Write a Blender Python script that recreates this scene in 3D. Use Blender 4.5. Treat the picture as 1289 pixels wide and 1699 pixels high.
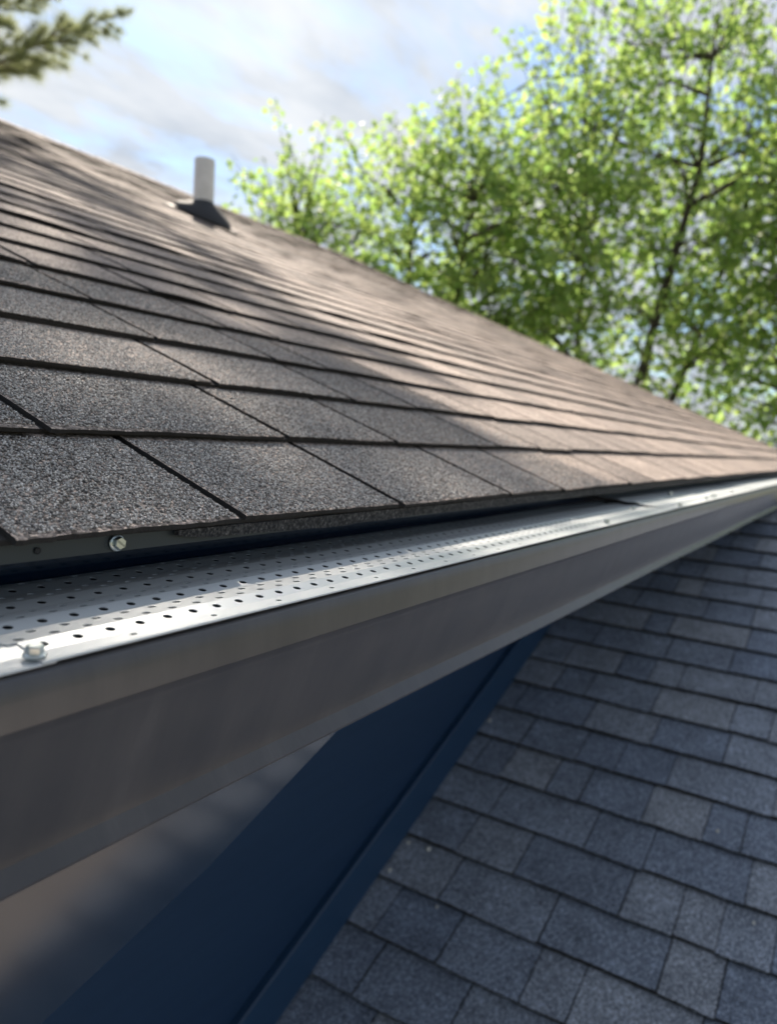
import bpy, math, random
import numpy as np
from mathutils import Vector, Matrix, noise as mnoise

for _o in list(bpy.data.objects): bpy.data.objects.remove(_o)
S = bpy.context.scene
COL = S.collection
R_ = math.radians

# ------------------------------------------------------------------ camera
CAM = Vector((0.0, -0.2798, 0.1071))
rt = Vector((0.53168128, -0.84455035, 0.06363736))
up = Vector((0.05510761, 0.10947513, 0.99246075))
fw = Vector((0.84514979, 0.52416591, -0.10474703))
cd = bpy.data.cameras.new('camera'); co = bpy.data.objects.new('camera', cd); COL.objects.link(co)
m3 = Matrix((rt, up, -fw)).transposed()
co.matrix_world = Matrix.Translation(CAM) @ m3.to_4x4()
cd.sensor_fit = 'VERTICAL'; cd.sensor_height = 36; cd.lens = 26.77
cd.clip_start = 0.01; cd.clip_end = 2000
cd.dof.use_dof = True; cd.dof.focus_distance = 0.52; cd.dof.aperture_fstop = 6.6
S.camera = co

# ------------------------------------------------------------------ light
SUN_EL, SUN_AZ = R_(42), R_(47)          # azimuth measured from +X towards +Y
sd = Vector((math.cos(SUN_EL)*math.cos(SUN_AZ), math.cos(SUN_EL)*math.sin(SUN_AZ), math.sin(SUN_EL)))
sl = bpy.data.lights.new('sun', 'SUN'); so = bpy.data.objects.new('sun', sl); COL.objects.link(so)
sl.energy = 5.0; sl.angle = R_(0.55); sl.color = (1.0, 0.89, 0.76)
so.rotation_euler = sd.to_track_quat('Z', 'Y').to_euler(); so.location = (0, 0, 30)

S.view_settings.view_transform = 'Standard'; S.view_settings.look = 'None'
S.view_settings.gamma = 1.0; S.view_settings.exposure = 1.2

w = bpy.data.worlds.new('World'); S.world = w; w.use_nodes = True
nt = w.node_tree; nt.nodes.clear()
def N(t, ty, **kw):
    n = t.nodes.new(ty)
    for k, v in kw.items(): setattr(n, k, v)
    return n
out = N(nt, 'ShaderNodeOutputWorld'); bg = N(nt, 'ShaderNodeBackground'); bg.inputs['Strength'].default_value = 0.10
sky = N(nt, 'ShaderNodeTexSky', sky_type='NISHITA', sun_disc=False)
sky.sun_elevation = SUN_EL; sky.sun_rotation = math.atan2(sd.x, sd.y)
sky.air_density = 1.0; sky.dust_density = 0.6; sky.ozone_density = 1.6
tc = N(nt, 'ShaderNodeTexCoord'); sep = N(nt, 'ShaderNodeSeparateXYZ'); nt.links.new(tc.outputs['Generated'], sep.inputs[0])
def mth(t, op, a, b=None, clamp=False):
    n = N(t, 'ShaderNodeMath', operation=op); n.use_clamp = clamp
    for i, v in enumerate((a, b)):
        if v is None: continue
        if isinstance(v, (int, float)): n.inputs[i].default_value = v
        else: t.links.new(v, n.inputs[i])
    return n.outputs[0]
zz = mth(nt, 'ADD', mth(nt, 'MAXIMUM', sep.outputs['Z'], 0.0), 0.12)
comb = N(nt, 'ShaderNodeCombineXYZ')
nt.links.new(mth(nt, 'DIVIDE', sep.outputs['X'], zz), comb.inputs['X'])
nt.links.new(mth(nt, 'DIVIDE', sep.outputs['Y'], zz), comb.inputs['Y'])
def noise_tex(t, vec, scale, detail=6, rough=0.55, dist=0.0, rot=0.0, sc=(1, 1, 1), loc=(0, 0, 0)):
    mp = N(t, 'ShaderNodeMapping'); mp.inputs['Rotation'].default_value = (0, 0, rot); mp.inputs['Scale'].default_value = sc
    mp.inputs['Location'].default_value = loc
    t.links.new(vec, mp.inputs['Vector'])
    n = N(t, 'ShaderNodeTexNoise'); n.inputs['Scale'].default_value = scale; n.inputs['Detail'].default_value = detail
    n.inputs['Roughness'].default_value = rough; n.inputs['Distortion'].default_value = dist
    t.links.new(mp.outputs[0], n.inputs['Vector']); return n.outputs['Fac']
def ramp(t, fac, stops, interp='LINEAR'):
    r = N(t, 'ShaderNodeValToRGB'); r.color_ramp.interpolation = interp
    while len(r.color_ramp.elements) < len(stops): r.color_ramp.elements.new(0.5)
    for e, (p, c) in zip(r.color_ramp.elements, stops):
        e.position = p; e.color = c if len(c) == 4 else (*c, 1)
    t.links.new(fac, r.inputs[0]); return r.outputs[0]
def mixc(t, fac, a, b, mode='MIX'):
    m = N(t, 'ShaderNodeMix', data_type='RGBA', blend_type=mode)
    for sck, v in ((m.inputs['Factor'], fac), (m.inputs['A'], a), (m.inputs['B'], b)):
        if isinstance(v, (int, float)): sck.default_value = v
        elif isinstance(v, tuple): sck.default_value = v if len(v) == 4 else (*v, 1)
        else: t.links.new(v, sck)
    return m.outputs['Result']
c1 = noise_tex(nt, comb.outputs[0], 1.25, 7, 0.56, 0.5, R_(35), (1.0, 1.9, 1), (3.1, 1.7, 0))
c2 = noise_tex(nt, comb.outputs[0], 3.2, 6, 0.6, 0.3, R_(35), (1.0, 2.2, 1))
cc = mth(nt, 'ADD', mth(nt, 'MULTIPLY', c1, 0.64), mth(nt, 'MULTIPLY', c2, 0.36))
cover = ramp(nt, cc, [(0.40, (0.12,)*3), (0.465, (0.62,)*3), (0.53, (1.0,)*3)])
shade = ramp(nt, noise_tex(nt, comb.outputs[0], 1.7, 5, 0.55, 0.2, R_(20), (1, 1.6, 1), (7, 2, 0)), [(0.32, (2.65, 2.95, 3.4)), (0.60, (4.05, 4.2, 4.4))])
skyc = mixc(nt, 1.0, sky.outputs[0], (0.56, 0.66, 0.74), 'MULTIPLY')
dotn = N(nt, 'ShaderNodeVectorMath', operation='DOT_PRODUCT'); nt.links.new(tc.outputs['Generated'], dotn.inputs[0]); dotn.inputs[1].default_value = sd
glow = mth(nt, 'ADD', 0.34, mth(nt, 'MULTIPLY', 0.72, mth(nt, 'POWER', mth(nt, 'MULTIPLY', mth(nt, 'ADD', dotn.outputs['Value'], 1.0), 0.5), 3.0)))
glc = N(nt, 'ShaderNodeCombineColor')
for i_ in range(3): nt.links.new(glow, glc.inputs[i_])
nt.links.new(mixc(nt, cover, skyc, mixc(nt, 1.0, shade, glc.outputs[0], 'MULTIPLY')), bg.inputs['Color'])
nt.links.new(bg.outputs[0], out.inputs['Surface'])

# ------------------------------------------------------------------ helpers
def mesh_obj(name, verts, faces, mat=None, parent=None, smooth=False, loc=None):
    me = bpy.data.meshes.new(name)
    if isinstance(verts, np.ndarray) and isinstance(faces, np.ndarray):
        nv, nf, k = len(verts), len(faces), faces.shape[1]
        me.vertices.add(nv); me.vertices.foreach_set('co', verts.astype(np.float32).ravel())
        me.loops.add(nf*k); me.loops.foreach_set('vertex_index', faces.astype(np.int32).ravel())
        me.polygons.add(nf); me.polygons.foreach_set('loop_start', np.arange(0, nf*k, k, dtype=np.int32))
        me.update(calc_edges=True)
    else:
        me.from_pydata([tuple(v) for v in verts], [], [tuple(f) for f in faces]); me.update()
    if smooth: me.polygons.foreach_set('use_smooth', [True]*len(me.polygons))
    if mat: me.materials.append(mat)
    o = bpy.data.objects.new(name, me); COL.objects.link(o)
    if loc is not None: o.location = loc
    if parent:
        o.parent = parent
        o.matrix_parent_inverse = pinv(parent)
    return o
def pinv(p):
    # every parent is only translated, and its own parent inverse cancels what is above it
    return Matrix.Translation(p.location).inverted()
def recenter(o):
    """move the origin of a world-space mesh to its lowest centre"""
    me = o.data; n = len(me.vertices); a = np.empty(n*3, np.float32); me.vertices.foreach_get('co', a); a = a.reshape(-1, 3)
    c = (a.min(0)+a.max(0))/2; c[2] = a[:, 2].min()
    me.vertices.foreach_set('co', (a-c).ravel()); me.update(); o.location = Vector(c.tolist())
def empty(name, loc, label, cat, group=None):
    o = bpy.data.objects.new(name, None); COL.objects.link(o); o.location = loc; o.empty_display_size = 0.2
    o['label'] = label; o['category'] = cat
    if group: o['group'] = group
    return o
def box(x0, x1, y0, y1, z0, z1):
    v = [(x, y, z) for x in (x0, x1) for y in (y0, y1) for z in (z0, z1)]
    f = [(0, 1, 3, 2), (4, 6, 7, 5), (0, 4, 5, 1), (2, 3, 7, 6), (0, 2, 6, 4), (1, 5, 7, 3)]
    return v, f
def extrude_x(profile, xs, closed=True):
    v = []; f = []; n = len(profile)
    for x in xs:
        for (y, z) in profile: v.append((x, y, z))
    for i in range(len(xs)-1):
        for j in range(n if closed else n-1):
            a = i*n+j; b = i*n+(j+1) % n
            f.append((a, b, b+n, a+n))
    if closed:
        f.append(tuple(range(n-1, -1, -1))); f.append(tuple((len(xs)-1)*n+j for j in range(n)))
    return v, f
def merge(parts):
    V = []; F = []
    for v, f in parts:
        b = len(V); V += list(v); F += [tuple(i+b for i in q) for q in f]
    return V, F
def lathe(prof, seg, M):
    v = []; f = []; n = len(prof)
    for k in range(seg):
        a = 2*math.pi*k/seg
        for r, h in prof: v.append(M @ Vector((r*math.cos(a), r*math.sin(a), h)))
    for k in range(seg):
        k2 = (k+1) % seg
        for j in range(n-1): f.append((k*n+j, k2*n+j, k2*n+j+1, k*n+j+1))
    return v, f
def tube(pts, rad, seg=6, cap=True):
    v = []; f = []; n = len(pts)
    pts = [Vector(p) for p in pts]
    for i, p in enumerate(pts):
        t = (pts[min(i+1, n-1)]-pts[max(i-1, 0)]).normalized()
        a = t.cross(Vector((0.13, 0.27, 0.95)) if abs(t.z) < 0.9 else Vector((1, 0, 0))).normalized(); b = t.cross(a)
        for k in range(seg):
            q = 2*math.pi*k/seg; v.append(p+(a*math.cos(q)+b*math.sin(q))*rad[i])
    for i in range(n-1):
        for k in range(seg):
            k2 = (k+1) % seg; f.append((i*seg+k, i*seg+k2, (i+1)*seg+k2, (i+1)*seg+k))
    if cap:
        f.append(tuple(range(seg-1, -1, -1))); f.append(tuple((n-1)*seg+k for k in range(seg)))
    return v, f

# ------------------------------------------------------------------ materials
def mat(name):
    m = bpy.data.materials.new(name); m.use_nodes = True; t = m.node_tree; b = t.nodes['Principled BSDF']
    return m, t, b
def setb(b, **kw):
    for k, v in kw.items():
        s = b.inputs[k.replace('_', ' ')]
        s.default_value = (*v, 1) if isinstance(v, tuple) and len(v) == 3 else v
def pos(t): return N(t, 'ShaderNodeNewGeometry').outputs['Position']
def bump(t, b, h, strength, dist):
    n = N(t, 'ShaderNodeBump'); n.inputs['Strength'].default_value = strength; n.inputs['Distance'].default_value = dist
    t.links.new(h, n.inputs['Height']); t.links.new(n.outputs[0], b.inputs['Normal']); return n

def shingle_mat(name, stops, gain=1.0):
    m, t, b = mat(name)
    p = pos(t)
    at = N(t, 'ShaderNodeAttribute'); at.attribute_name = 'tint'
    base = ramp(t, at.outputs['Fac'], stops)
    vo = N(t, 'ShaderNodeTexVoronoi', feature='F1'); vo.inputs['Scale'].default_value = 430
    t.links.new(p, vo.inputs['Vector'])
    sepc = N(t, 'ShaderNodeSeparateColor'); t.links.new(vo.outputs['Color'], sepc.inputs[0])
    spk = ramp(t, sepc.outputs[0], [(0.0, (0.30,)*3), (0.45, (0.75,)*3), (0.8, (1.25,)*3), (1.0, (2.3, 2.2, 2.05))])
    col = mixc(t, 1.0, base, spk, 'MULTIPLY')
    blot = ramp(t, noise_tex(t, p, 9, 5, 0.6), [(0.3, (0.78,)*3), (0.7, (1.2,)*3)])
    col = mixc(t, 1.0, col, blot, 'MULTIPLY')
    t.links.new(col, b.inputs['Base Color'])
    setb(b, Roughness=0.82); b.inputs['Specular IOR Level'].default_value = 0.35
    h = mth(t, 'ADD', mth(t, 'MULTIPLY', mth(t, 'SUBTRACT', 1.0, vo.outputs['Distance']), 1.0), mth(t, 'MULTIPLY', sepc.outputs[1], 0.7))
    bump(t, b, h, 0.8, 0.0010)
    return m
M_SH = shingle_mat('weathered_shingle_granules', [(0.0, (0.27, 0.23, 0.21)), (0.5, (0.345, 0.288, 0.258)), (1.0, (0.43, 0.355, 0.312))])
M_SH2 = shingle_mat('shade_blue_shingle_granules', [(0.0, (0.27, 0.325, 0.43)), (0.5, (0.35, 0.405, 0.505)), (1.0, (0.46, 0.495, 0.56))])  # base raised and blued to stand for sky-lit shade on the lower roof
def simple(name, col, rough, metal=0.0, spec=0.5, coat=0.0):
    m, t, b = mat(name); setb(b, Base_Color=col, Roughness=rough, Metallic=metal); b.inputs['Specular IOR Level'].default_value = spec
    b.inputs['Coat Weight'].default_value = coat
    return m, t, b
M_UNDER, t, b = simple('asphalt_backing', (0.03, 0.028, 0.027), 0.9)
bump(t, b, noise_tex(t, pos(t), 500, 2), 0.6, 0.001)
M_EDGE, t, b = simple('worn_asphalt_edge', (0.05, 0.05, 0.052), 0.9)
nz = noise_tex(t, pos(t), 420, 3); t.links.new(ramp(t, nz, [(0.42, (0.025, 0.025, 0.027)), (0.62, (0.10, 0.098, 0.096)), (0.75, (0.26, 0.25, 0.24))]), b.inputs['Base Color']); bump(t, b, nz, 1.0, 0.002)
M_DECK, t, b = simple('roof_decking', (0.16, 0.12, 0.085), 0.85)
M_GUT, t, b = simple('bronze_gutter_paint', (0.095, 0.083, 0.077), 0.34, 0.0, 0.5, 0.25)
b.inputs['Coat Roughness'].default_value = 0.2
nz = noise_tex(t, pos(t), 26, 5, 0.6); t.links.new(ramp(t, nz, [(0.3, (0.056, 0.060, 0.072)), (0.7, (0.068, 0.071, 0.083))]), b.inputs['Base Color'])
rr = N(t, 'ShaderNodeMapRange'); rr.inputs[3].default_value = 0.3; rr.inputs[4].default_value = 0.42; t.links.new(nz, rr.inputs[0]); t.links.new(rr.outputs[0], b.inputs['Roughness'])
st = ramp(t, noise_tex(t, pos(t), 22, 6, 0.7, 0.2, 0, (1, 0.15, 0.15)), [(0.42, (1, 1, 1)), (0.62, (1.22, 1.2, 1.16)), (0.75, (1.5, 1.46, 1.4))])
src = b.inputs['Base Color'].links[0].from_socket; t.links.new(mixc(t, 1.0, src, st, 'MULTIPLY'), b.inputs['Base Color'])
bump(t, b, noise_tex(t, pos(t), 1400, 2), 0.03, 0.0005)
M_GUARD, t, b = simple('mill_aluminium_guard', (0.58, 0.61, 0.62), 0.42, 0.45)
nz = noise_tex(t, pos(t), 60, 4, 0.6, 0, 0, (0.12, 1, 1)); rr = N(t, 'ShaderNodeMapRange'); rr.inputs[3].default_value = 0.38; rr.inputs[4].default_value = 0.55
t.links.new(nz, rr.inputs[0]); t.links.new(rr.outputs[0], b.inputs['Roughness'])
M_DRIP, t, b = simple('dark_drip_edge_paint', (0.045, 0.055, 0.06), 0.35)
M_ZINC, t, b = simple('zinc_screw', (0.62, 0.66, 0.64), 0.28, 1.0)
M_HOLE, t, b = simple('hole_shade', (0.03, 0.03, 0.032), 0.7)
M_PVC, t, b = simple('white_pvc', (0.74, 0.74, 0.72), 0.45)
nz = noise_tex(t, pos(t), 14, 5, 0.6); t.links.new(ramp(t, nz, [(0.3, (0.66, 0.66, 0.63)), (0.65, (0.78, 0.78, 0.76))]), b.inputs['Base Color'])
M_BOOT, t, b = simple('rubber_boot', (0.028, 0.03, 0.036), 0.7)
M_LEAD, t, b = simple('flashing_plate', (0.06, 0.06, 0.062), 0.6, 0.2)
def grain_mat(name, c0, c1, rough, coat, axis='X'):
    m, t, b = mat(name); p = pos(t)
    g = noise_tex(t, p, 60, 6, 0.65, 0.6, 0, (0.05, 1, 1))
    t.links.new(ramp(t, g, [(0.3, c0), (0.7, c1)]), b.inputs['Base Color'])
    setb(b, Roughness=rough); b.inputs['Coat Weight'].default_value = coat; b.inputs['Coat Roughness'].default_value = 0.12
    bump(t, b, g, 0.3, 0.002); return m
M_FAS = grain_mat('shade_navy_fascia_grain', (0.004, 0.020, 0.052), (0.006, 0.025, 0.06), 0.3, 1.0)  # navy base carries the blue of open shade under the eave
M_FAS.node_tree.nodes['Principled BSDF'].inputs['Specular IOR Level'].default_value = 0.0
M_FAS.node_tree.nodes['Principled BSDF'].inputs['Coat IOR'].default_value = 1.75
M_WALL = grain_mat('shade_navy_siding_grain', (0.013, 0.042, 0.10), (0.017, 0.05, 0.115), 0.5, 0.1)  # blue of the shaded wall is put into the base colour
M_TRIM = grain_mat('shade_navy_trim', (0.018, 0.056, 0.125), (0.021, 0.064, 0.138), 0.5, 0.1)  # same shade blue, slightly lighter
M_BARK, t, b = simple('bark', (0.07, 0.055, 0.042), 0.9)
nz = noise_tex(t, pos(t), 30, 6, 0.7, 0.4, 0, (1, 1, 0.2)); t.links.new(ramp(t, nz, [(0.3, (0.035, 0.028, 0.022)), (0.7, (0.12, 0.1, 0.08))]), b.inputs['Base Color']); bump(t, b, nz, 0.8, 0.02)
def leaf_mat(name, ca, cb, ta, tb, tw=0.55, rough=0.5):
    m = bpy.data.materials.new(name); m.use_nodes = True; t = m.node_tree; t.nodes.clear()
    o = N(t, 'ShaderNodeOutputMaterial'); g = N(t, 'ShaderNodeNewGeometry')
    rnd = g.outputs['Random Per Island']
    pb = N(t, 'ShaderNodeBsdfPrincipled'); pb.inputs['Roughness'].default_value = rough
    t.links.new(ramp(t, rnd, [(0, ca), (1, cb)]), pb.inputs['Base Color'])
    tr = N(t, 'ShaderNodeBsdfTranslucent'); t.links.new(ramp(t, rnd, [(0, ta), (1, tb)]), tr.inputs['Color'])
    mx = N(t, 'ShaderNodeMixShader'); mx.inputs[0].default_value = tw
    t.links.new(pb.outputs[0], mx.inputs[1]); t.links.new(tr.outputs[0], mx.inputs[2]); t.links.new(mx.outputs[0], o.inputs[0]); return m
M_LEAF = leaf_mat('maple_leaf', (0.18, 0.25, 0.10), (0.27, 0.34, 0.15), (0.32, 0.52, 0.13), (0.52, 0.66, 0.19), 0.64)
M_NEED = leaf_mat('pine_needles', (0.12, 0.17, 0.09), (0.19, 0.23, 0.12), (0.3, 0.36, 0.15), (0.5, 0.52, 0.28), 0.5)
M_GRASS, t, b = simple('lawn', (0.09, 0.10, 0.04), 0.9)
nz = noise_tex(t, pos(t), 1.2, 8, 0.7); t.links.new(ramp(t, nz, [(0.3, (0.06, 0.075, 0.028)), (0.7, (0.13, 0.125, 0.06))]), b.inputs['Base Color'])
M_CONC, t, b = simple('concrete', (0.5, 0.45, 0.4), 0.85)
nz = noise_tex(t, pos(t), 3, 8, 0.65); t.links.new(ramp(t, nz, [(0.3, (0.37, 0.325, 0.29)), (0.7, (0.46, 0.41, 0.365))]), b.inputs['Base Color'])
M_STONE, t, b = simple('pale_grit', (0.8, 0.78, 0.72), 0.8)

# ------------------------------------------------------------------ setting: ground
GZ = -3.3
v, f = box(-400, 400, -400, 400, GZ-0.5, GZ); o = mesh_obj('ground', v, f, M_GRASS); o['kind'] = 'structure'
v, f = box(-8.0, 9.0, -18, -1.6, GZ-0.1, GZ+0.06); o = mesh_obj('reflected_slab', v, f, M_CONC); o['kind'] = 'structure'  # unseen pale slab, added as bright ground for the fascia to reflect

# ------------------------------------------------------------------ house
Y0, Z0, PT, EX = 0.085, 0.0415, 0.3884, 0.143
XE0, XE1 = -3.2, 7.6            # ends of the main roof
NC = 37                         # courses up to the ridge
YW = 0.66                       # wall plane below the eave
house = empty('house', (2.2, 5.0, GZ), 'house with brown shingled roof sloping up from the gutter and lower side roof', 'house')
cP, sP = math.cos(PT), math.sin(PT)
U1, V1, N1 = Vector((1, 0, 0)), Vector((0, cP, sP)), Vector((0, -sP, cP)); O1 = Vector((0, Y0, Z0))
al = math.atan(0.3845); U2, V2, N2 = Vector((0, -1, 0)), Vector((math.cos(al), 0, math.sin(al))), Vector((-math.sin(al), 0, math.cos(al)))
X2 = 1.552 - 9*0.1335           # lower roof eave
O2 = Vector((X2, 0, -1.5938+0.3845*X2))
RIDGE_T = NC*EX+0.02
rY, rZ = Y0+RIDGE_T*cP, Z0+RIDGE_T*sP

def rp(O, U, V, Nn, s, t, n): return O+U*s+V*t+Nn*n
# main roof deck (front slope and back slope)
tP = math.tan(PT)
dk = [(Y0+0.075, Z0+0.075*tP-0.020), (rY, rZ-0.020), (2*rY-Y0, Z0-0.024), (2*rY-Y0, Z0-0.042), (rY, rZ-0.044), (Y0+0.075, Z0+0.075*tP-0.040)]
v, f = extrude_x(dk, [XE0+0.02, XE1-0.02]); main_roof = mesh_obj('main_roof', v, f, M_DECK, house)
main_roof['label'] = 'brown grey shingled upper roof rising to the ridge'
back = [(rY, rZ+0.0), (2*rY-Y0, Z0), (2*rY-Y0, Z0-0.022), (rY, rZ-0.022)]
v, f = extrude_x(back, [XE0, XE1]); mesh_obj('back_slope', v, f, M_SH, main_roof)

rng = random.Random(11)
def tab(O, U, V, Nn, s0, s1, k, nseg, lift, slack, back=0.04, thick=0.0036, jit=0.0006, tilt=0.0, FALL=0.0075):
    """one shingle tab: closed strip, five-point section swept along the course"""
    t0 = k*EX+slack; t1 = (k+1)*EX+back
    vs = []
    for i in range(nseg+1):
        a = i/nseg; s = s0+(s1-s0)*a
        L = (0.0016*max(0.0, mnoise.noise((s*3.7, k*5.9, 8.8))) if k > 4 else 0)+lift*math.sin(math.pi*(a*1.3+0.1))*0.6 + lift*0.5 + 0.0009*mnoise.noise((s*7.3, k*3.1, 0.4))
        tt = t0+tilt*(a-0.5)+0.0022*mnoise.noise((s*6.5, k*2.7, 3.3))+0.0008*mnoise.noise((s*31, k*2.7, 3.3))+rng.uniform(-jit, jit)
        es = 0.0
        sb = s
        if i in (0, nseg): es = rng.uniform(-jit, jit)
        fall = FALL/EX
        vs += [rp(O, U, V, Nn, s+es, tt+rng.uniform(0, jit), L-thick-rng.uniform(0, jit)),
               rp(O, U, V, Nn, s+es, tt, L-0.0006),
               rp(O, U, V, Nn, s+es, tt+0.0016, L-0.0002),
               rp(O, U, V, Nn, s, t0+0.06, L*0.35-fall*0.06),
               rp(O, U, V, Nn, sb, t1, -fall*(t1-t0)),
               rp(O, U, V, Nn, sb, t1, -fall*(t1-t0)-0.003)]
    fs = []
    q = 6
    for i in range(nseg):
        for j in range(q):
            a = i*q+j; b2 = i*q+(j+1) % q
            fs.append((a, a+q, b2+q, b2))
    fs.append(tuple(range(q))); fs.append(tuple(nseg*q+j for j in range(q-1, -1, -1)))
    return vs, fs
def cut_edges(o, nsegs):
    """dark asphalt on the cut lower edge, the sides and the underside of the tabs; nsegs lists the segments of each tab in the mesh"""
    o.data.materials.append(M_UNDER); idx = []
    for n in nsegs: idx += [1, 0, 0, 0, 0, 1]*n+[1, 1]
    o.data.polygons.foreach_set('material_index', idx)
def set_tint(o, vals):
    a = o.data.attributes.new('tint', 'FLOAT', 'FACE'); a.data.foreach_set('value', vals)
def in_view(P):
    d = P-CAM; z = d.dot(fw)
    if z < 0.05: return 0
    x = d.dot(rt)/z; y = d.dot(up)/z
    return 1.0/z if abs(x) < 0.56 and abs(y) < 0.72 else 0
def build_roof(parent, mat_, O, U, V, Nn, ncourse, sA, sB, slots, wlo, whi, limit, seed, maxlift, seen=lambda P: True, g0=0.003, g1=0.005, thick=0.0036, FALL=0.0075):
    R = random.Random(seed); tabs = []
    fk = (lambda k: FALL) if FALL > 0.008 else (lambda k: FALL-0.0037*min(1.0, max(0.0, (k-4)/9.0)))
    for k in range(ncourse):
        cuts = sorted(slots.get(k, []))
        lo = cuts[0] if cuts else sA+R.uniform(0, 0.2); hi = cuts[-1] if cuts else lo
        allc = list(cuts) if cuts else [lo]
        x = lo
        while x > sA: x -= R.uniform(wlo, whi); allc.append(x)
        x = hi
        while x < sB: x += R.uniform(wlo, whi); allc.append(x)
        allc = sorted(c for c in allc if sA+0.05 < c < sB-0.05)
        allc = [sA]+allc+[sB]
        for a, b in zip(allc[:-1], allc[1:]):
            gap = R.uniform(g0, g1)+((0.001 if k < 5 else 0.0016) if g0 > 0.002 else 0)
            tabs.append((k, a+gap, b-gap, (R.uniform(0.7, 1.5)*maxlift if R.random() < 0.45 else R.uniform(0, 0.2)*maxlift)*(1 if k > 4 else (0.22 if k else 0.06)), R.uniform(-0.0035, 0.0035)*(1 if k else 0.4), R.random(), R.uniform(-0.004, 0.004)))
    sc = []
    for i, (k, a, b, *_r) in enumerate(tabs):
        best = 0
        for fr in (0.05, 0.5, 0.95):
            for tt in (0.1, 0.9):
                P = rp(O, U, V, Nn, a+(b-a)*fr, (k+tt)*EX, 0)
                if not seen(P): continue
                d = in_view(P)
                if d:
                    gr = abs((P-CAM).normalized().dot(Nn)); best = max(best, d*d*gr)
        sc.append((best, i))
    single = set(i for s_, i in sorted(sc, reverse=True)[:limit] if s_ > 0)
    JV = []; JF = []; JT = []; JN = []
    for i, (k, a, b, lift, slack, tint, tl) in enumerate(tabs):
        near = dict(sc_ for sc_ in ()) if False else None
        d = sc[i][0]
        ns = 40 if d > 0.25 else (16 if d > 0.02 else 5)
        v, f = tab(O, U, V, Nn, a, b, k, ns if i in single else 3, lift, slack, tilt=tl, thick=min(thick, fk(k)*0.5), FALL=fk(k))
        if i in single:
            o = mesh_obj('shingle', v, f, mat_, None); recenter(o); o.parent = parent; o.matrix_parent_inverse = pinv(parent)
            set_tint(o, [tint]*len(f)); cut_edges(o, [ns])
        else:
            JN.append(3); bb = len(JV); JV += v; JF += [tuple(j+bb for j in q) for q in f]; JT += [tint]*len(f)
    if JV:
        o = mesh_obj('far_shingles', JV, JF, mat_, parent); set_tint(o, JT); cut_edges(o, JN); o['kind'] = 'stuff'
    # backing layer under the tabs: one strip for every course
    BV = []; BF = []; BT = []
    for k in range(ncourse):
        n = int((sB-sA)/0.05); ss = [sA+(sB-sA)*i/n for i in range(n+1)]
        t0 = k*EX; F_ = fk(k); T_ = min(thick, F_*0.5); fall = F_/EX; bb = len(BV)
        for s in ss:
            j = 0.003+0.0014*mnoise.noise((s*23, k*5.1, 1.0))+R.uniform(-0.0006, 0.0006)
            BV += [rp(O, U, V, Nn, s, t0+j, -F_+0.0003), rp(O, U, V, Nn, s, t0+j, -T_-0.0004), rp(O, U, V, Nn, s, t0+EX+0.05, -T_-0.0004-fall*(EX+0.05)), rp(O, U, V, Nn, s, t0+EX+0.05, -F_+0.0003-fall*(EX+0.05))]
        for i in range(n):
            for j in range(4):
                a = bb+i*4+j; b2 = bb+i*4+(j+1) % 4; BF.append((a, a+4, b2+4, b2))
    o = mesh_obj('shingle_backing', BV, BF, M_UNDER, parent); o['kind'] = 'stuff'

slots1 = {0: [.222, .397, .61, .87, 1.06, 1.43, 1.61, 1.93], 1: [.05, .33, .60, .81, 1.12, 1.30, 1.48], 2: [.35, .63, .90, 1.08, 1.23, 1.38],
          3: [.40, .66, .88, 1.01], 4: [.42, .66, .91, 1.04]}
build_roof(main_roof, M_SH, O1, U1, V1, N1, NC, XE0, XE1, slots1, 0.15, 0.36, 300, 5, 0.0026)

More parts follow.
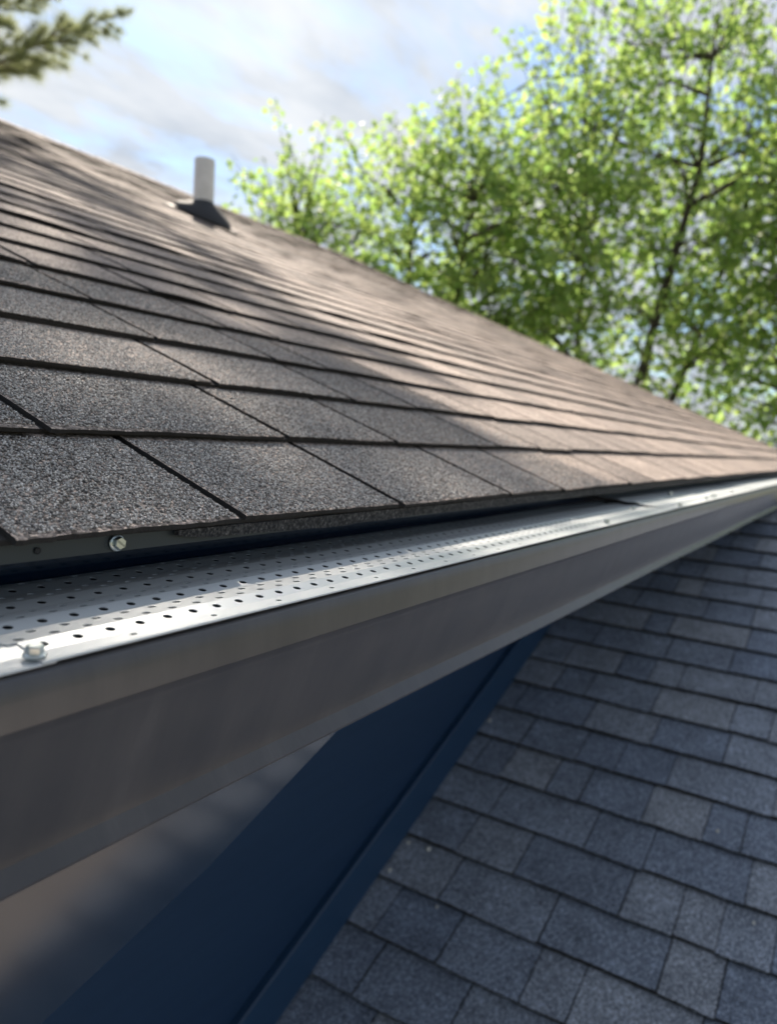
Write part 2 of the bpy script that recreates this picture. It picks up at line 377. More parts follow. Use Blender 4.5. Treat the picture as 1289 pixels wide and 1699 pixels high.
# loose mineral granules standing on the nearest tabs: real grains
gn = np.random.default_rng(4)
def granules(zones):
    PS = []
    for (k0, k1, xa, xb, dens) in zones:
        for k in range(k0, k1):
            n = int((xb-xa)*EX*dens); s_ = gn.uniform(xa, xb, n); t_ = gn.uniform(0.0008, EX-0.004, n)
            PS.append(np.c_[s_, np.full(n, k*EX)+t_, t_, np.full(n, k)])
    A = np.concatenate(PS)
    ok = np.ones(len(A), bool)
    for k, cs in slots1.items():
        for c in cs: ok &= ~((A[:, 3] == k) & (np.abs(A[:, 0]-c) < 0.0058))
    A = A[ok]
    # thin out with distance and outside the view
    W = np.array([tuple(O1)])+A[:, 0:1]*np.array([tuple(U1)])+A[:, 1:2]*np.array([tuple(V1)])
    d = W-np.array([tuple(CAM)]); z = d @ np.array(tuple(fw)); x = d @ np.array(tuple(rt))/z
    keep = (x > -0.60) & (gn.random(len(A)) < np.clip((1.45-z)/0.75, 0, 1)); A = A[keep]; W = W[keep]
    hgt = 0.0003-0.0075/EX*A[:, 2]+np.array([0.0009*mnoise.noise((s*7.3, k*3.1, 0.4)) for s, k in A[:, [0, 3]]])
    W = W+hgt[:, None]*np.array([tuple(N1)])
    n = len(W); B0 = np.array([(1, 0, 0), (-1, 0, 0), (0, 1, 0), (0, -1, 0), (0, 0, 1), (0, 0, -1)], float)
    q = gn.normal(size=(n, 4)); q /= np.linalg.norm(q, axis=1, keepdims=True); w_, x_, y_, z_ = q.T
    Rm = np.stack([1-2*(y_*y_+z_*z_), 2*(x_*y_-z_*w_), 2*(x_*z_+y_*w_), 2*(x_*y_+z_*w_), 1-2*(x_*x_+z_*z_), 2*(y_*z_-x_*w_), 2*(x_*z_-y_*w_), 2*(y_*z_+x_*w_), 1-2*(x_*x_+y_*y_)], 1).reshape(-1, 3, 3)
    sz = gn.uniform(0.55, 1.15, (n, 1, 1))*0.00115*gn.uniform(0.7, 1.25, (n, 6, 1))
    V = W[:, None, :]+np.einsum('nij,kj->nki', Rm, B0)*sz
    F0 = np.array([(0, 2, 4), (2, 1, 4), (1, 3, 4), (3, 0, 4), (2, 0, 5), (1, 2, 5), (3, 1, 5), (0, 3, 5)])
    F = (F0[None]+(np.arange(n)*6)[:, None, None]).reshape(-1, 3)
    return V.reshape(-1, 3), F
mg, t, b = mat('loose_granules'); g_ = N(t, 'ShaderNodeNewGeometry')
t.links.new(ramp(t, g_.outputs['Random Per Island'], [(0.0, (0.10, 0.095, 0.091)), (0.35, (0.30, 0.284, 0.27)), (0.75, (0.54, 0.515, 0.49)), (1.0, (0.82, 0.79, 0.76))]), b.inputs['Base Color'])
setb(b, Roughness=0.6)
v, f = granules([(0, 1, 0.1, 1.3, 330000), (1, 3, 0.25, 1.3, 260000), (3, 5, 0.35, 1.3, 200000)])
o = mesh_obj('granules', v, f, mg, main_roof); o['kind'] = 'stuff'

# ridge caps
k = 0; x = XE0
RV = []
while x < XE1-0.05:
    x2 = min(x+0.145, XE1)
    pr = [(-0.13, -0.13*math.tan(PT)-0.004), (-0.05, -0.05*math.tan(PT)-0.002), (0, 0.004), (0.05, -0.05*math.tan(PT)-0.002), (0.13, -0.13*math.tan(PT)-0.004),
          (0.13, -0.13*math.tan(PT)-0.009), (0, -0.004), (-0.13, -0.13*math.tan(PT)-0.009)]
    n = len(pr); v = []
    for xx, dz in ((x, 0.006), (x2+0.03, 0.0)):
        for (yy, z) in pr: v.append((xx, rY+yy+rng.uniform(-.003, .003), rZ+z+dz+rng.uniform(-.002, .002)+0.008))
    f = [(j, (j+1) % n, n+(j+1) % n, n+j) for j in range(n)]+[tuple(range(n-1, -1, -1)), tuple(range(n, 2*n))]
    o = mesh_obj('ridge_cap_shingle', v, f, M_SH, None); recenter(o); o.parent = main_roof; o.matrix_parent_inverse = pinv(main_roof); set_tint(o, [rng.random()*0.5]*len(f))
    x = x2
# rake trim at both gable ends
for xx in (XE1-0.004, XE0-0.03):
    pr = [(Y0+0.03, Z0-0.02), (rY, rZ-0.02), (rY, rZ-0.2), (Y0+0.03, Z0-0.2)]
    v, f = extrude_x(pr, [xx, xx+0.034]); mesh_obj('rake_board', v, f, M_FAS, house)
# drip edge, starter strip
pr = [(Y0+0.010, 0.0262), (Y0+0.0115, 0.0262), (Y0+0.0115, 0.0375), (Y0+0.10, 0.0375+0.0885*math.tan(PT)-0.012), (Y0+0.10, 0.038+0.0885*math.tan(PT)-0.010), (Y0+0.010, 0.0385)]
v, f = extrude_x([(Y0+0.0095, 0.0255), (Y0+0.0110, 0.0255), (Y0+0.0125, 0.0345), (Y0+0.06, 0.0345+0.049*math.tan(PT)), (Y0+0.06, 0.0350+0.049*math.tan(PT)), (Y0+0.0105, 0.0352)], [XE0+i*(XE1-XE0)/60 for i in range(61)])
drip = mesh_obj('drip_edge', v, f, M_DRIP, main_roof)
x = 0.342; first = True
while x < XE1:
    x2 = min(x+rng.uniform(0.85, 1.0), XE1); n = max(8, int((x2-x)/0.01)); v = []
    for i in range(n+1):
        s = x+(x2-x)*i/n
        dp = 0.0085+0.003*mnoise.noise((s*4.0, 0.2, 0))+0.0016*mnoise.noise((s*17, 1.2, 0))+rng.uniform(-.0004, .0004)
        if first and i < 3: dp *= (0.45, 0.75, 0.93)[i]
        y = Y0+0.0045+0.0015*mnoise.noise((s*5, 4, 4))
        v += [(s, y+0.0005, 0.0350-dp), (s, y, 0.0355), (s, y+0.004, 0.0362), (s, y+0.004, 0.0350-dp)]
    f = [(i*4+j, i*4+4+j, i*4+4+(j+1) % 4, i*4+(j+1) % 4) for i in range(n) for j in range(4)]+[(0, 1, 2, 3), (n*4+3, n*4+2, n*4+1, n*4)]
    o = mesh_obj('starter_shingle', v, f, M_EDGE, main_roof); x = x2+0.002; first = False
def hex_screw(name, P, axis, parent, r=0.0042, slot=True, spin=0.3):
    axis = Vector(axis).normalized(); q = axis.to_track_quat('Z', 'X').to_matrix().to_4x4()
    M = Matrix.Translation(Vector(P)) @ q @ Matrix.Rotation(spin, 4, 'Z')
    parts = [lathe([(0.0, -0.006), (r*0.45, -0.006), (r*0.45, 0.0), (r*1.28, 0.0), (r*1.28, 0.0006), (r*1.18, 0.0010), (r*0.9, 0.0013)], 24, M)]
    # hexagonal head, with a slot cut through the crown
    h0, h1 = 0.0011, 0.0048; hv = []; hf = []
    rings = [(r, h0), (r, h1-0.0007), (r*0.86, h1)]
    for rr_, hh in rings:
        for kk in range(6): a = math.pi/3*kk; hv.append(M @ Vector((rr_*math.cos(a), rr_*math.sin(a), hh)))
    for g in range(2):
        for kk in range(6): hf.append((g*6+kk, g*6+(kk+1) % 6, g*6+6+(kk+1) % 6, g*6+6+kk))
    if slot:
        wv = 0.0007; b0 = len(hv); e = r*0.80; z = h1; zl = h1-0.0011
        # crown ring to slot: two half caps and a sunken slot floor
        for (xx, yy, z_) in [(-e, -wv, z), (e, -wv, z), (e, wv, z), (-e, wv, z), (-e, -wv, zl), (e, -wv, zl), (e, wv, zl), (-e, wv, zl)]: hv.append(M @ Vector((xx, yy, z_)))
        # ring indices 12..17 at angles 0,60,..,300
        hf += [(12, 13, 14, 15, b0+3, b0+2), (15, 16, 17, 12, b0+1, b0+0), (12, b0+2, b0+1), (15, b0+0, b0+3),
               (b0, b0+1, b0+5, b0+4), (b0+2, b0+3, b0+7, b0+6), (b0+1, b0+2, b0+6, b0+5), (b0+3, b0, b0+4, b0+7), (b0+4, b0+5, b0+6, b0+7)]
    else: hf.append(tuple(range(12, 18)))
    parts.append((hv, hf)); v, f = merge(parts)
    return mesh_obj(name, v, f, M_ZINC, parent)
sc = hex_screw('screw', (0.2975, Y0+0.0088, 0.0308), (-0.12, -1, 0.05), drip, 0.0040, True, 0.9)
# empty screw hole: near-black disc painted for the shade inside it
v, f = lathe([(0.0, 0.0002), (0.0013, 0.0002), (0.0017, 0.0005), (0.0020, 0.0002)], 14, Matrix.Translation((0.2465, Y0+0.0093, 0.0310)) @ Vector((0, -1, 0)).to_track_quat('Z', 'X').to_matrix().to_4x4())
mesh_obj('screw_hole', v, f, M_HOLE, drip)

# fascia, soffit, walls
FY = 0.158
fb = [(XE0, -0.345), (0.20, -0.338), (0.452, -0.272), (0.64, -0.204), (0.80, -0.1135), (XE1-0.03, -0.1135)]      # board deepened and tapered to shape the pale wedge of reflected light
v = []
for (x, zb) in fb: v += [(x, FY, zb), (x, FY, 0.062), (x, FY+0.022, 0.062), (x, FY+0.022, zb)]
f = [(i*4+j, i*4+(j+1) % 4, i*4+4+(j+1) % 4, i*4+4+j) for i in range(5) for j in range(4)]+[(3, 2, 1, 0), (20, 21, 22, 23)]
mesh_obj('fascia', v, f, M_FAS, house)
v, f = box(XE0, XE1-0.04, FY+0.0225, YW+0.002, -0.105, -0.095); mesh_obj('soffit', v, f, M_TRIM, house)
v, f = box(XE0+0.3, XE1-0.3, YW, YW+0.12, GZ, -0.106); mesh_obj('wall', v, f, M_WALL, house)
for xx in (XE0+0.3, XE1-0.42):
    pr = [(YW+0.122, GZ), (2*rY-YW, GZ), (2*rY-YW, Z0+(YW-Y0)*math.tan(PT)-0.06), (rY, rZ-0.06), (YW+0.122, Z0+(YW-Y0)*math.tan(PT)-0.06)]
    v, f = extrude_x(pr, [xx, xx+0.12]); mesh_obj('gable_wall', v, f, M_WALL, house)
v, f = box(XE0+0.421, XE1-0.421, 2*rY-YW-0.12, 2*rY-YW, GZ, Z0+0.1); mesh_obj('back_wall', v, f, M_WALL, house)

# lower roof with its own shingles
XR2 = 3.86; NC2 = int((XR2-X2)/0.1335)
YR = -1.02
pr = [(X2, -1.5938+0.3845*X2-0.022), (XR2, -1.5938+0.3845*XR2-0.022), (2*XR2-X2, -1.5938+0.3845*X2-0.022), (2*XR2-X2, -1.5938+0.3845*X2-0.05), (XR2, -1.5938+0.3845*XR2-0.05), (X2, -1.5938+0.3845*X2-0.05)]
v = [(x, y, z) for y in (YR, YW-0.002) for (x, z) in pr]; n = 6
f = [(j, (j+1) % n, n+(j+1) % n, n+j) for j in range(n)]+[tuple(range(n-1, -1, -1)), tuple(range(n, 2*n))]
lower_roof = mesh_obj('lower_roof', v, f, M_DECK, house); lower_roof['label'] = 'shaded charcoal shingled lower roof beneath the gutter'
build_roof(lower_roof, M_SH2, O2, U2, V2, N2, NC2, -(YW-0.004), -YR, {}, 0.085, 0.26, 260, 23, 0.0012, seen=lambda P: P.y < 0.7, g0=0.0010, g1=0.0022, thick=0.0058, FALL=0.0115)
pr2 = [(XR2, -1.5938+0.3845*XR2), (2*XR2-X2, -1.5938+0.3845*X2), (2*XR2-X2, -1.5938+0.3845*X2-0.02), (XR2, -1.5938+0.3845*XR2-0.02)]
v = [(x, y, z) for y in (YR, YW-0.004) for (x, z) in pr2]; n = 4
f = [(j, (j+1) % n, n+(j+1) % n, n+j) for j in range(n)]+[tuple(range(n-1, -1, -1)), tuple(range(n, 2*n))]
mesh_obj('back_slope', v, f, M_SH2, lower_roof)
v, f = [], []
gx0, gx1 = X2+0.15, 2*XR2-X2-0.15; gz = lambda x: -1.5938+0.3845*(x if x < XR2 else 2*XR2-x)-0.055
pg = [(gx0, GZ), (gx1, GZ), (gx1, gz(gx1)), (XR2, gz(XR2)), (gx0, gz(gx0))]
v = [(x, y, z) for y in (YR+0.15, YR+0.27) for (x, z) in pg]; n = 5
f = [(j, (j+1) % n, n+(j+1) % n, n+j) for j in range(n)]+[tuple(range(n-1, -1, -1)), tuple(range(n, 2*n))]
mesh_obj('porch_wall', v, f, M_WALL, house)
# board that follows the lower roof where it meets the wall
def along(x, dz): return -1.5938+0.3845*x+dz
pr = []
v = []
for x in (X2-0.05, XR2-0.01):
    v += [(x, YW-0.020, along(x, 0.004)), (x, YW-0.020, along(x, 0.118)), (x, YW-0.016, along(x, 0.122)), (x, YW-0.001, along(x, 0.122)), (x, YW-0.001, along(x, 0.004))]
n = 5; f = [(j, (j+1) % n, n+(j+1) % n, n+j) for j in range(n)]+[tuple(range(n-1, -1, -1)), tuple(range(n, 2*n))]
mesh_obj('trim_board', v, f, M_TRIM, house)
# grit lying on the lower roof
for i, (x, y, r) in enumerate([(1.666, .567, .0062), (2.146, .630, .0052), (1.662, .625, .0048), (1.574, .625, .0052), (1.995, -.064, .0042), (1.537, .468, .0034), (1.784, -.179, .0036)]):
    vv = []; ff = []
    seg = 7; z0 = -1.5938+0.3845*x-0.0035
    for j, (hh, sc_) in enumerate(((0.0, 0.75), (0.5, 1.0), (1.0, 0.7))):
        for kk in range(seg):
            a = 2*math.pi*kk/seg; q = r*sc_*rng.uniform(0.8, 1.15); vv.append((x+q*math.cos(a), y+q*math.sin(a), z0+hh*r*1.1+0.3845*q*math.cos(a)))
    for j in range(2):
        for kk in range(seg): ff.append((j*seg+kk, j*seg+(kk+1) % seg, j*seg+seg+(kk+1) % seg, j*seg+seg+kk))
    ff += [tuple(range(seg-1, -1, -1)), tuple(2*seg+kk for kk in range(seg))]
    o = mesh_obj('pebble', vv, ff, M_STONE); recenter(o)
    o['category'] = 'pebble'; o['group'] = 'pale grit on the lower roof'
    o['label'] = ['largest pale pebble lying on the lower roof near the trim board', 'pale pebble against the trim board, highest up the lower roof', 'small pale pebble by the trim board just left of the largest one',
                  'pale pebble by the trim board nearest the camera', 'small pale pebble on the lower roof far right of the wall', 'tiny pale speck of grit below the largest pebble', 'tiny pale speck of grit at the right edge of the photo'][i]

# ------------------------------------------------------------------ gutter
gutter = empty('rain_gutter', (2.2, 0.07, -0.112), 'dark bronze rain gutter with perforated metal guard along the upper roof eave', 'gutter')
GX0, GX1 = XE0, XE1-0.05
prof_out = [(0.1565, -0.004), (0.1565, -0.112), (0.0275, -0.112), (0.0242, -0.1110), (0.0236, -0.1090), (0.0300, -0.1003), (0.0285, -0.0945), (0.0235, -0.083), (0.0150, -0.062), (0.0078, -0.041), (0.0034, -0.0292),
            (0.0010, -0.0246), (-0.0006, -0.0232), (-0.0004, -0.012), (0.0004, -0.0052), (0.0016, -0.0026), (0.0036, -0.0012), (0.0065, -0.0008), (0.0175, -0.0008)]
inner = [(0.0175, -0.0014), (0.0070, -0.0014), (0.0040, -0.0022), (0.0018, -0.0060), (0.0014, -0.0230), (0.0034, -0.0295), (0.0088, -0.0415), (0.0168, -0.0626), (0.0250, -0.0835), (0.0300, -0.0950), (0.0316, -0.1003), (0.0290, -0.1104), (0.1553, -0.1104), (0.1553, -0.004)]
xs = [GX0+(GX1-GX0)*i/90 for i in range(91)]
v, f = extrude_x(prof_out+inner, xs)
for i, p in enumerate(v):
    x, y, z = p; wv = 0.0016*mnoise.noise((x*1.7, 0, z*9))+0.0005*mnoise.noise((x*7, 3, z*30)); v[i] = (x, y+(wv if y < 0.1 else 0), z)
tr = mesh_obj('trough', v, f, M_GUT, gutter, smooth=True)
tr.data.polygons.foreach_set('use_smooth', [True]*len(tr.data.polygons))
md = tr.modifiers.new('split', 'EDGE_SPLIT'); md.split_angle = R_(24)
for xx in (GX0, GX1):
    pr = [p for p in prof_out[:17]]; v, f = extrude_x(pr, [xx-0.002, xx-0.0005] if xx == GX0 else [xx+0.0005, xx+0.002]); mesh_obj('end_cap', v, f, M_GUT, gutter)
# perforated guard sections
PXX, PYY, HR = 0.0180, 0.0115, 0.00255
def guard(x0, x1, zoff, name='guard_panel', lift0=0.0, lift1=0.0, ymax=0.150):
    nx = int(round((x1-x0)/PXX)); rows = int((ymax-0.0068)/PYY)
    V = []; F = []
    a, bq = PXX/2, PYY/2
    rim = [(a, 0), (a, bq), (a/2, bq), (0, bq), (-a/2, bq), (-a, bq), (-a, 0), (-a, -bq), (-a/2, -bq), (0, -bq), (a/2, -bq), (a, -bq)]
    def zrib(y):
        r = (y-0.0068-PYY*0.5)/PYY            # row coordinate, 0 at centre of the first row
        ph = (r-0.5) % 3.0                    # one row up, two rows down
        h = ph if ph < 1 else (3.0-ph)/2.0
        return 0.0021*h
    def zz_(x, y):
        fr = (x-x0)/(x1-x0); L = lift0+(lift1-lift0)*fr
        return zoff+(zrib(y) if y > 0.0068+PYY else 0.0021*0.0)+L*max(0, (y-0.02)/0.1)+0.0006*mnoise.noise((x*4, y*9, 2.0))
    F3 = []
    for j in range(rows):
        cy = 0.0068+PYY*(j+0.5); off = (j*0.0135) % PXX - PXX/2
        for i in range(nx+1):
            cx = x0+off+(i+0.5)*PXX
            hole = (j > 0) or (i % 3 == 0)
            hr = HR if j > 0 else HR*0.72
            b0 = len(V)
            pts = [(min(max(cx+px, x0), x1), cy+py) for px, py in rim]
            if pts[0][0]-pts[5][0] < PXX*0.98: hole = False
            if pts[0][0]-pts[5][0] < 1e-6: continue
            for (x, y) in pts: V.append((x, y, zz_(x, y)))
            if hole:
                for (px, py) in rim:
                    l = math.hypot(px, py); x = cx+px/l*hr; y = cy+py/l*hr
                    # keep the hole rim on the sheet (rows are flat between their borders)
                    za, zb = zz_(x, cy-bq+1e-6), zz_(x, cy+bq-1e-6); tq = (y-cy+bq)/PYY
                    V.append((x, y, za+(zb-za)*tq))
                for q in range(12): F.append((b0+q, b0+(q+1) % 12, b0+12+(q+1) % 12, b0+12+q))
            else: F.append(tuple(b0+q for q in range(12)))
    # front flange that rests on the gutter lip
    n = max(2, int((x1-x0)/0.03)); b0 = len(V)
    for i in range(n+1):
        x = x0+(x1-x0)*i/n
        V += [(x, 0.0030, zoff-0.0002), (x, 0.0036, zoff+0.0004), (x, 0.0068, zz_(x, 0.0068))]
    for i in range(n):
        for q in range(2): F.append((b0+i*3+q, b0+i*3+3+q, b0+i*3+4+q, b0+i*3+1+q))
    o = mesh_obj(name, V, F, M_GUARD, gutter)
    md = o.modifiers.new('thickness', 'SOLIDIFY'); md.thickness = 0.0006; md.offset = -1
    return o
panels = [guard(-1.04, 0.196, 0.0006), guard(0.19, 1.42, 0.0014), guard(1.40, 2.62, 0.0022, lift0=0.010, lift1=0.006), guard(2.60, 3.82, 0.0030, lift0=0.008, lift1=0.004), guard(3.80, 5.02, 0.0038), guard(5.0, 6.3, 0.0046)]
def gscrew(pi, x, y, z, spin, r=0.0038): hex_screw('screw', (x, y, z), (rng.uniform(-.1, .1), rng.uniform(-.1, .1), 1), panels[pi], r, False, spin)
gscrew(0, 0.1915, 0.0120, 0.0026, 0.2); gscrew(1, 1.036, 0.0125, 0.0026, 0.7)
for (x, y, z) in [(1.497, .010, .0035), (1.515, .013, .0035), (1.722, .074, .0115), (1.735, .078, .0120), (1.808, .015, .004), (1.906, .02, .0045), (1.93, .017, .0045), (2.222, .022, .004), (1.311, .048, .003)]:
    gscrew(2 if x > 1.4 else 1, x, y, z, rng.random()*2)

# ------------------------------------------------------------------ vent pipe
VP = Vector((2.93, 2.79, Z0+(2.79-Y0)*math.tan(PT)))
vent = empty('vent_pipe', VP, 'white plastic vent pipe standing in a dark rubber boot on the upper roof', 'pipe')
T = Matrix.Translation(VP)
ro = 0.0525
v, f = lathe([(ro, -0.05), (ro, 0.293), (ro-0.0015, 0.296), (ro-0.006, 0.296), (ro-0.0065, 0.293), (ro-0.0065, 0.0)], 40, T); mesh_obj('pipe', v, f, M_PVC, vent, smooth=True).modifiers.new('split', 'EDGE_SPLIT').split_angle = R_(40)
Mr = T @ Matrix.Rotation(PT, 4, 'X')
def tiltcone(prof, seg):
    """boot: foot follows the roof slope, collar is level"""
    v = []; f = []; n = len(prof)
    for k in range(seg):
        a = 2*math.pi*k/seg
        for r, h, fl in prof:
            x, y = r*math.cos(a), r*math.sin(a); v.append(VP+Vector((x, y, h+fl*y*math.tan(PT))))
    for k in range(seg):
        k2 = (k+1) % seg
        for j in range(n-1): f.append((k*n+j, k2*n+j, k2*n+j+1, k*n+j+1))
    return v, f
v, f = tiltcone([(0.150, 0.010, 1), (0.146, 0.026, 1), (0.118, 0.050, 0.85), (0.082, 0.068, 0.4), (0.062, 0.080, 0.1), (0.0535, 0.084, 0), (0.0528, 0.075, 0)], 36); boot = mesh_obj('boot', v, f, M_BOOT, vent, smooth=True)  # real boot, enlarged to stand in for part of the pipe's shadow
pl = []
for (a, b2) in ((-0.135, -0.145), (0.135, -0.145), (0.135, 0.16), (-0.135, 0.16)):
    pl.append(Mr @ Vector((a, b2, 0.003)))
pl2 = [p-N1*0.02 for p in pl]
mesh_obj('flashing', pl+pl2, [(0, 1, 2, 3), (7, 6, 5, 4), (0, 4, 5, 1), (1, 5, 6, 2), (2, 6, 7, 3), (3, 7, 4, 0)], M_LEAD, vent)

# ------------------------------------------------------------------ trees
LT = np.array([(0, 0), (0.10, -0.06), (0.42, -0.02), (0.30, 0.22), (0.56, 0.52), (0.24, 0.52), (0, 1.0), (-0.24, 0.52), (-0.56, 0.52), (-0.30, 0.22), (-0.42, -0.02), (-0.10, -0.06)], float)
LT3 = np.c_[LT[:, 0], LT[:, 1], -0.28*np.abs(LT[:, 0])-0.18*LT[:, 1]**2]
LF = np.array([(0, i, i+1) for i in range(1, 11)])
def leaves_mesh(name, P, D, size, mat_, parent, nr):
    """P centres, D axis directions (leaf tip direction)"""
    n = len(P); D = D/np.linalg.norm(D, axis=1, keepdims=True)
    rv = nr.normal(size=(n, 3)); A = np.cross(D, rv); A /= np.linalg.norm(A, axis=1, keepdims=True); B = np.cross(A, D)
    V = P[:, None, :]+size[:, None, None]*(LT3[None, :, 0:1]*A[:, None, :]+LT3[None, :, 1:2]*D[:, None, :]+LT3[None, :, 2:3]*B[:, None, :])
    F = (LF[None]+(np.arange(n)*len(LT3))[:, None, None]).reshape(-1, 3)
    return mesh_obj(name, V.reshape(-1, 3), F, mat_, parent)
def maple(base, height, crown, nshoot, seed, label, stems, leafs=0.135, lean=(0, 0)):
    nr = np.random.default_rng(seed); rr = random.Random(seed)
    root = empty('maple_tree', base, label, 'tree', 'maple trees behind the house')
    cx, cy, cz, rx, ry, rz = crown
    C0 = np.array([cx, cy, cz])
    # shoots through the crown's volume, denser towards the outside, pushed in and out by noise
    d = nr.normal(size=(nshoot, 3)); d /= np.linalg.norm(d, axis=1, keepdims=True)
    rad = nr.random(nshoot)**0.40
    lob = np.array([0.92+0.30*mnoise.noise((q[0]*2.3+seed, q[1]*2.3, q[2]*2.3)) for q in d])
    P = C0+d*np.array([rx, ry, rz])*(rad*lob)[:, None]
    clump = np.array([mnoise.noise((p[0]*0.75, p[1]*0.75+seed, p[2]*0.75)) for p in P])
    P = P[clump > -0.45]; n = len(P)
    # wood
    TV = []; limbs = []; bx, by, bz = base
    for (ang, sp, h, r0) in stems:
        q = [Vector((bx, by, bz)), Vector((bx+0.3*sp*math.cos(ang), by+0.3*sp*math.sin(ang), bz+height*0.28)),
             Vector((bx+0.6*sp*math.cos(ang), by+0.6*sp*math.sin(ang), bz+height*0.52)), Vector((bx+0.85*sp*math.cos(ang), by+0.85*sp*math.sin(ang), bz+height*0.75)), Vector((bx+sp*math.cos(ang), by+sp*math.sin(ang), bz+height*h))]
        q = [p+Vector((rr.uniform(-.1, .1), rr.uniform(-.1, .1), 0)) if i else p for i, p in enumerate(q)]
        TV.append(tube(q, [r0, r0*0.8, r0*0.6, r0*0.38, r0*0.12], 9)); limbs.append(q)
    v, f = merge(TV); mesh_obj('trunk', v, f, M_BARK, root, smooth=True)
    BV = []; tipn = 0
    anchors = []
    for q in limbs:
        for a, b in zip(q[:-1], q[1:]):
            for k in range(4): anchors.append(a.lerp(b, k/4))
    sel = nr.choice(n, size=min(n, 90), replace=False); hubs = []
    for i in sel:
        p = Vector(P[i]); cand = [a for a in anchors if a.z < p.z+0.1 and a.z > bz+height*0.2] or anchors
        a = min(cand, key=lambda c: (c-p).length+0.6*abs((p.z-c.z)-(0.55*(Vector((p.x-c.x, p.y-c.y, 0)).length))))
        mid = a.lerp(p, 0.5)+Vector((rr.uniform(-.15, .15), rr.uniform(-.15, .15), rr.uniform(-.05, .25)))
        BV.append(tube([a, mid, p], [0.035, 0.022, 0.008], 5)); hubs += [mid, p, a.lerp(mid, .5), mid.lerp(p, .5)]
    H = np.array([tuple(h) for h in hubs])
    LP = []; LD = []; LS = []
    for i in range(n):
        p = P[i]; out_ = (p-C0)/np.array([rx, ry, rz]); 
        top = out_[2] > 0.25
        L = nr.uniform(0.45, 0.85)*(1.25 if top else 1.0)
        ax = np.array([out_[0]*0.35, out_[1]*0.35, 0.9 if top else 0.35])+nr.normal(size=3)*0.3
        if not top: ax[:2] += out_[:2]*0.6
        ax /= np.linalg.norm(ax)
        tip = p+ax*L
        j = np.argmin(((H-p)**2).sum(1)); hb = Vector(H[j])
        BV.append(tube([hb, Vector(p), Vector(tip)], [0.012, 0.008, 0.003], 3, False))
        m = int(nr.integers(11, 18))
        u = nr.random(m)**0.8
        wid = 0.25*(1-u*0.74)
        off = nr.normal(size=(m, 3))*wid[:, None]*np.array([1, 1, 0.7])
        LP.append(p+ax*(L*u)[:, None]+off)
        dd = off*1.6+np.array([0, 0, -0.55])*np.ones((m, 1))*0.6+nr.normal(size=(m, 3))*0.28; LD.append(dd); LS.append(nr.uniform(0.6, 1.15, m)*leafs)
    v, f = merge(BV); mesh_obj('branches', v, f, M_BARK, root)
    leaves_mesh('crown', np.concatenate(LP), np.concatenate(LD), np.concatenate(LS), M_LEAF, root, nr)
    return root
PI = math.pi
maple((13.0, 3.7, GZ), 10.4, (13.2, 3.7, 3.95, 1.7, 3.8, 3.7), 900, 3, 'tall bright green maple tree, the largest crown at the right behind the roof', [(4.6, 1.4, 0.95, .12), (5.3, 2.6, 0.85, .09), (0.9, 1.3, 0.9, .09)])
maple((12.9, 7.0, GZ), 8.8, (12.8, 7.0, 3.15, 1.4, 2.6, 2.9), 450, 8, 'mid-sized maple tree between the tallest crown and the lowest one', [(1.4, 0.8, 0.95, .13), (4.4, 0.9, 0.9, .11)])
maple((12.2, 9.4, GZ), 7.6, (12.2, 9.6, 3.0, 1.2, 2.0, 2.6), 250, 21, 'lowest maple crown peeping over the ridge beside the vent pipe', [(1.0, 0.7, 0.95, .1), (4.0, 0.6, 0.85, .08)])
maple((14.2, 0.2, GZ), 9.6, (14.0, 0.2, 2.6, 1.5, 2.8, 4.2), 720, 34, 'maple tree at the right edge of the photo, beyond the end of the gutter', [(1.8, 1.0, 0.95, .15), (4.9, 1.2, 0.9, .12)])

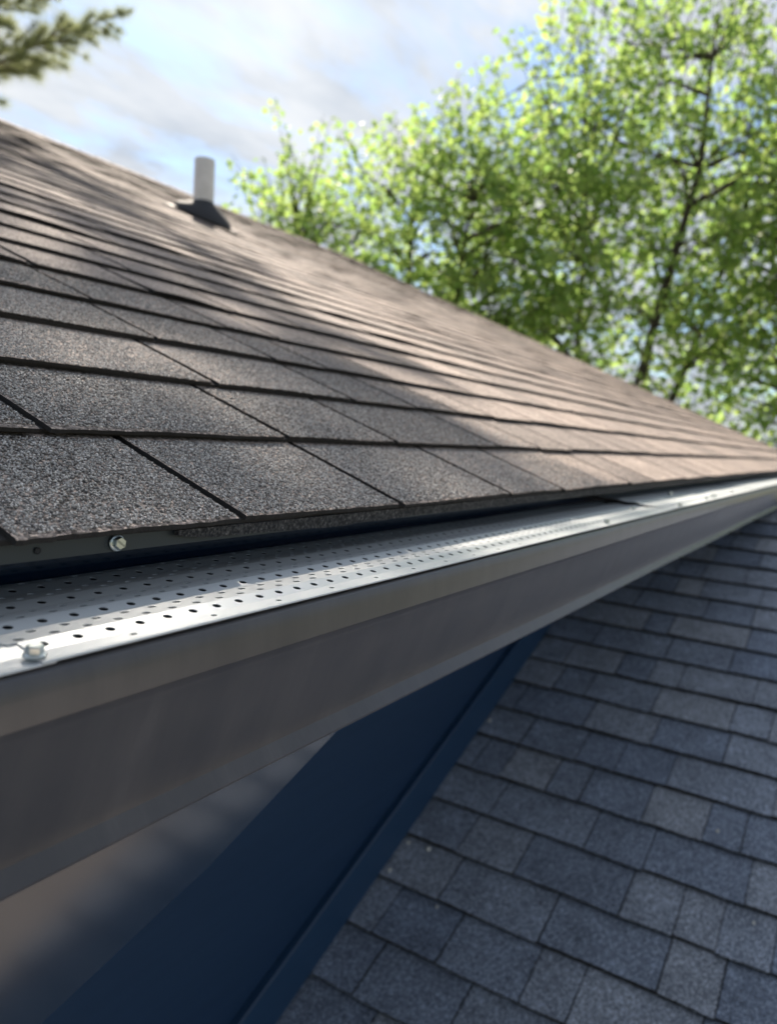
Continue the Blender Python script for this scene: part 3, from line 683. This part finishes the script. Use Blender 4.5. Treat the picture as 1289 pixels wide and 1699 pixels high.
def pine(base, height, seed, label):
    nr = np.random.default_rng(seed); rr = random.Random(seed)
    root = empty('pine_tree', base, label, 'tree'); B = Vector(base)
    v, f = tube([B, B+Vector((.05, 0, height*.4)), B+Vector((-.05, .05, height*.75)), B+Vector((0, 0, height))], [0.24, 0.17, 0.09, 0.02], 10); mesh_obj('trunk', v, f, M_BARK, root, smooth=True)
    BV = []; NP = []; ND = []
    limbs = []
    for i in range(44):
        h = height*(0.57+0.41*i/44); a = i*2.4+rr.uniform(-.3, .3); L = (1.0-(h/height-0.57)/0.46)*2.0+0.5
        limbs.append((h, a, L, rr.uniform(-.05, .3)))
    # two long lower limbs that reach over the roof, towards +X
    limbs += [(height*0.455, -0.72, 2.9, 0.16), (height*0.44, -0.95, 2.5, 0.10), (height*0.475, -0.80, 2.2, 0.16)]
    limbs += [(10.4+0.17*i, -0.93-0.055*((i*3) % 8), 4.3+0.14*((i*5) % 8), 0.02+0.02*(i % 3)) for i in range(12)]  # overhead limbs out of view, added to shade the near roof and guard
    for (h, a, L, rise) in limbs:
        p0 = B+Vector((0, 0, h)); dr = Vector((math.cos(a), math.sin(a), 0)); q = [p0]
        for k in range(1, 7):
            u = k/6; q.append(p0+dr*(L*u)+Vector((rr.uniform(-.06, .06), rr.uniform(-.06, .06), L*(rise*u-0.10*math.sin(u*PI)+0.12*u*u))))
        BV.append(tube(q, [0.045, 0.04, 0.034, 0.027, 0.02, 0.013, 0.006], 5))
        side = Vector((-dr.y, dr.x, 0))
        nb = int(L*(13 if h < height*0.5 else (8 if L > 3.9 else 7)))
        for k in range(nb):
            u = 0.25+0.75*(k+rr.random())/nb; ii = min(5, int(u*6)); p = q[ii].lerp(q[ii+1], u*6-ii)
            sg = 1 if k % 2 else -1
            ln = (1.15-u*0.8)*rr.uniform(.55, 1.0)*min(1.0, L/2.2)
            bd = (dr*0.75+side*sg*rr.uniform(.5, 1.0)+Vector((0, 0, rr.uniform(-.25, .35)))).normalized()
            tp = p+bd*ln+Vector((0, 0, 0.1*ln)); BV.append(tube([p, p.lerp(tp, .5)-Vector((0, 0, .03)), tp], [0.012, 0.008, 0.004], 3))
            for m in range(int(5+ln*11)):
                uu = 0.3+0.7*rr.random() if m else 1.0
                c = p.lerp(tp, uu); nn = 36
                d = nr.normal(size=(nn, 3))*0.62+np.array(bd)*0.55+np.array([0, 0, 0.15]); NP.append(np.tile(np.array(c), (nn, 1))+nr.normal(size=(nn, 3))*0.012); ND.append(d)
    v, f = merge(BV); mesh_obj('branches', v, f, M_BARK, root)
    P = np.concatenate(NP); D = np.concatenate(ND); D /= np.linalg.norm(D, axis=1, keepdims=True); n = len(P)
    A = np.cross(D, nr.normal(size=(n, 3))); A /= np.linalg.norm(A, axis=1, keepdims=True)
    L = nr.uniform(.11, .20, n)[:, None]; W = 0.0018
    V = np.stack([P-A*W, P+A*W, P+D*L], 1).reshape(-1, 3); F = np.arange(n*3).reshape(-1, 3)
    mesh_obj('crown', V, F, M_NEED, root)
pine((4.6, 10.6, GZ), 17.0, 77, 'pine tree with long needles reaching in at the top left corner')
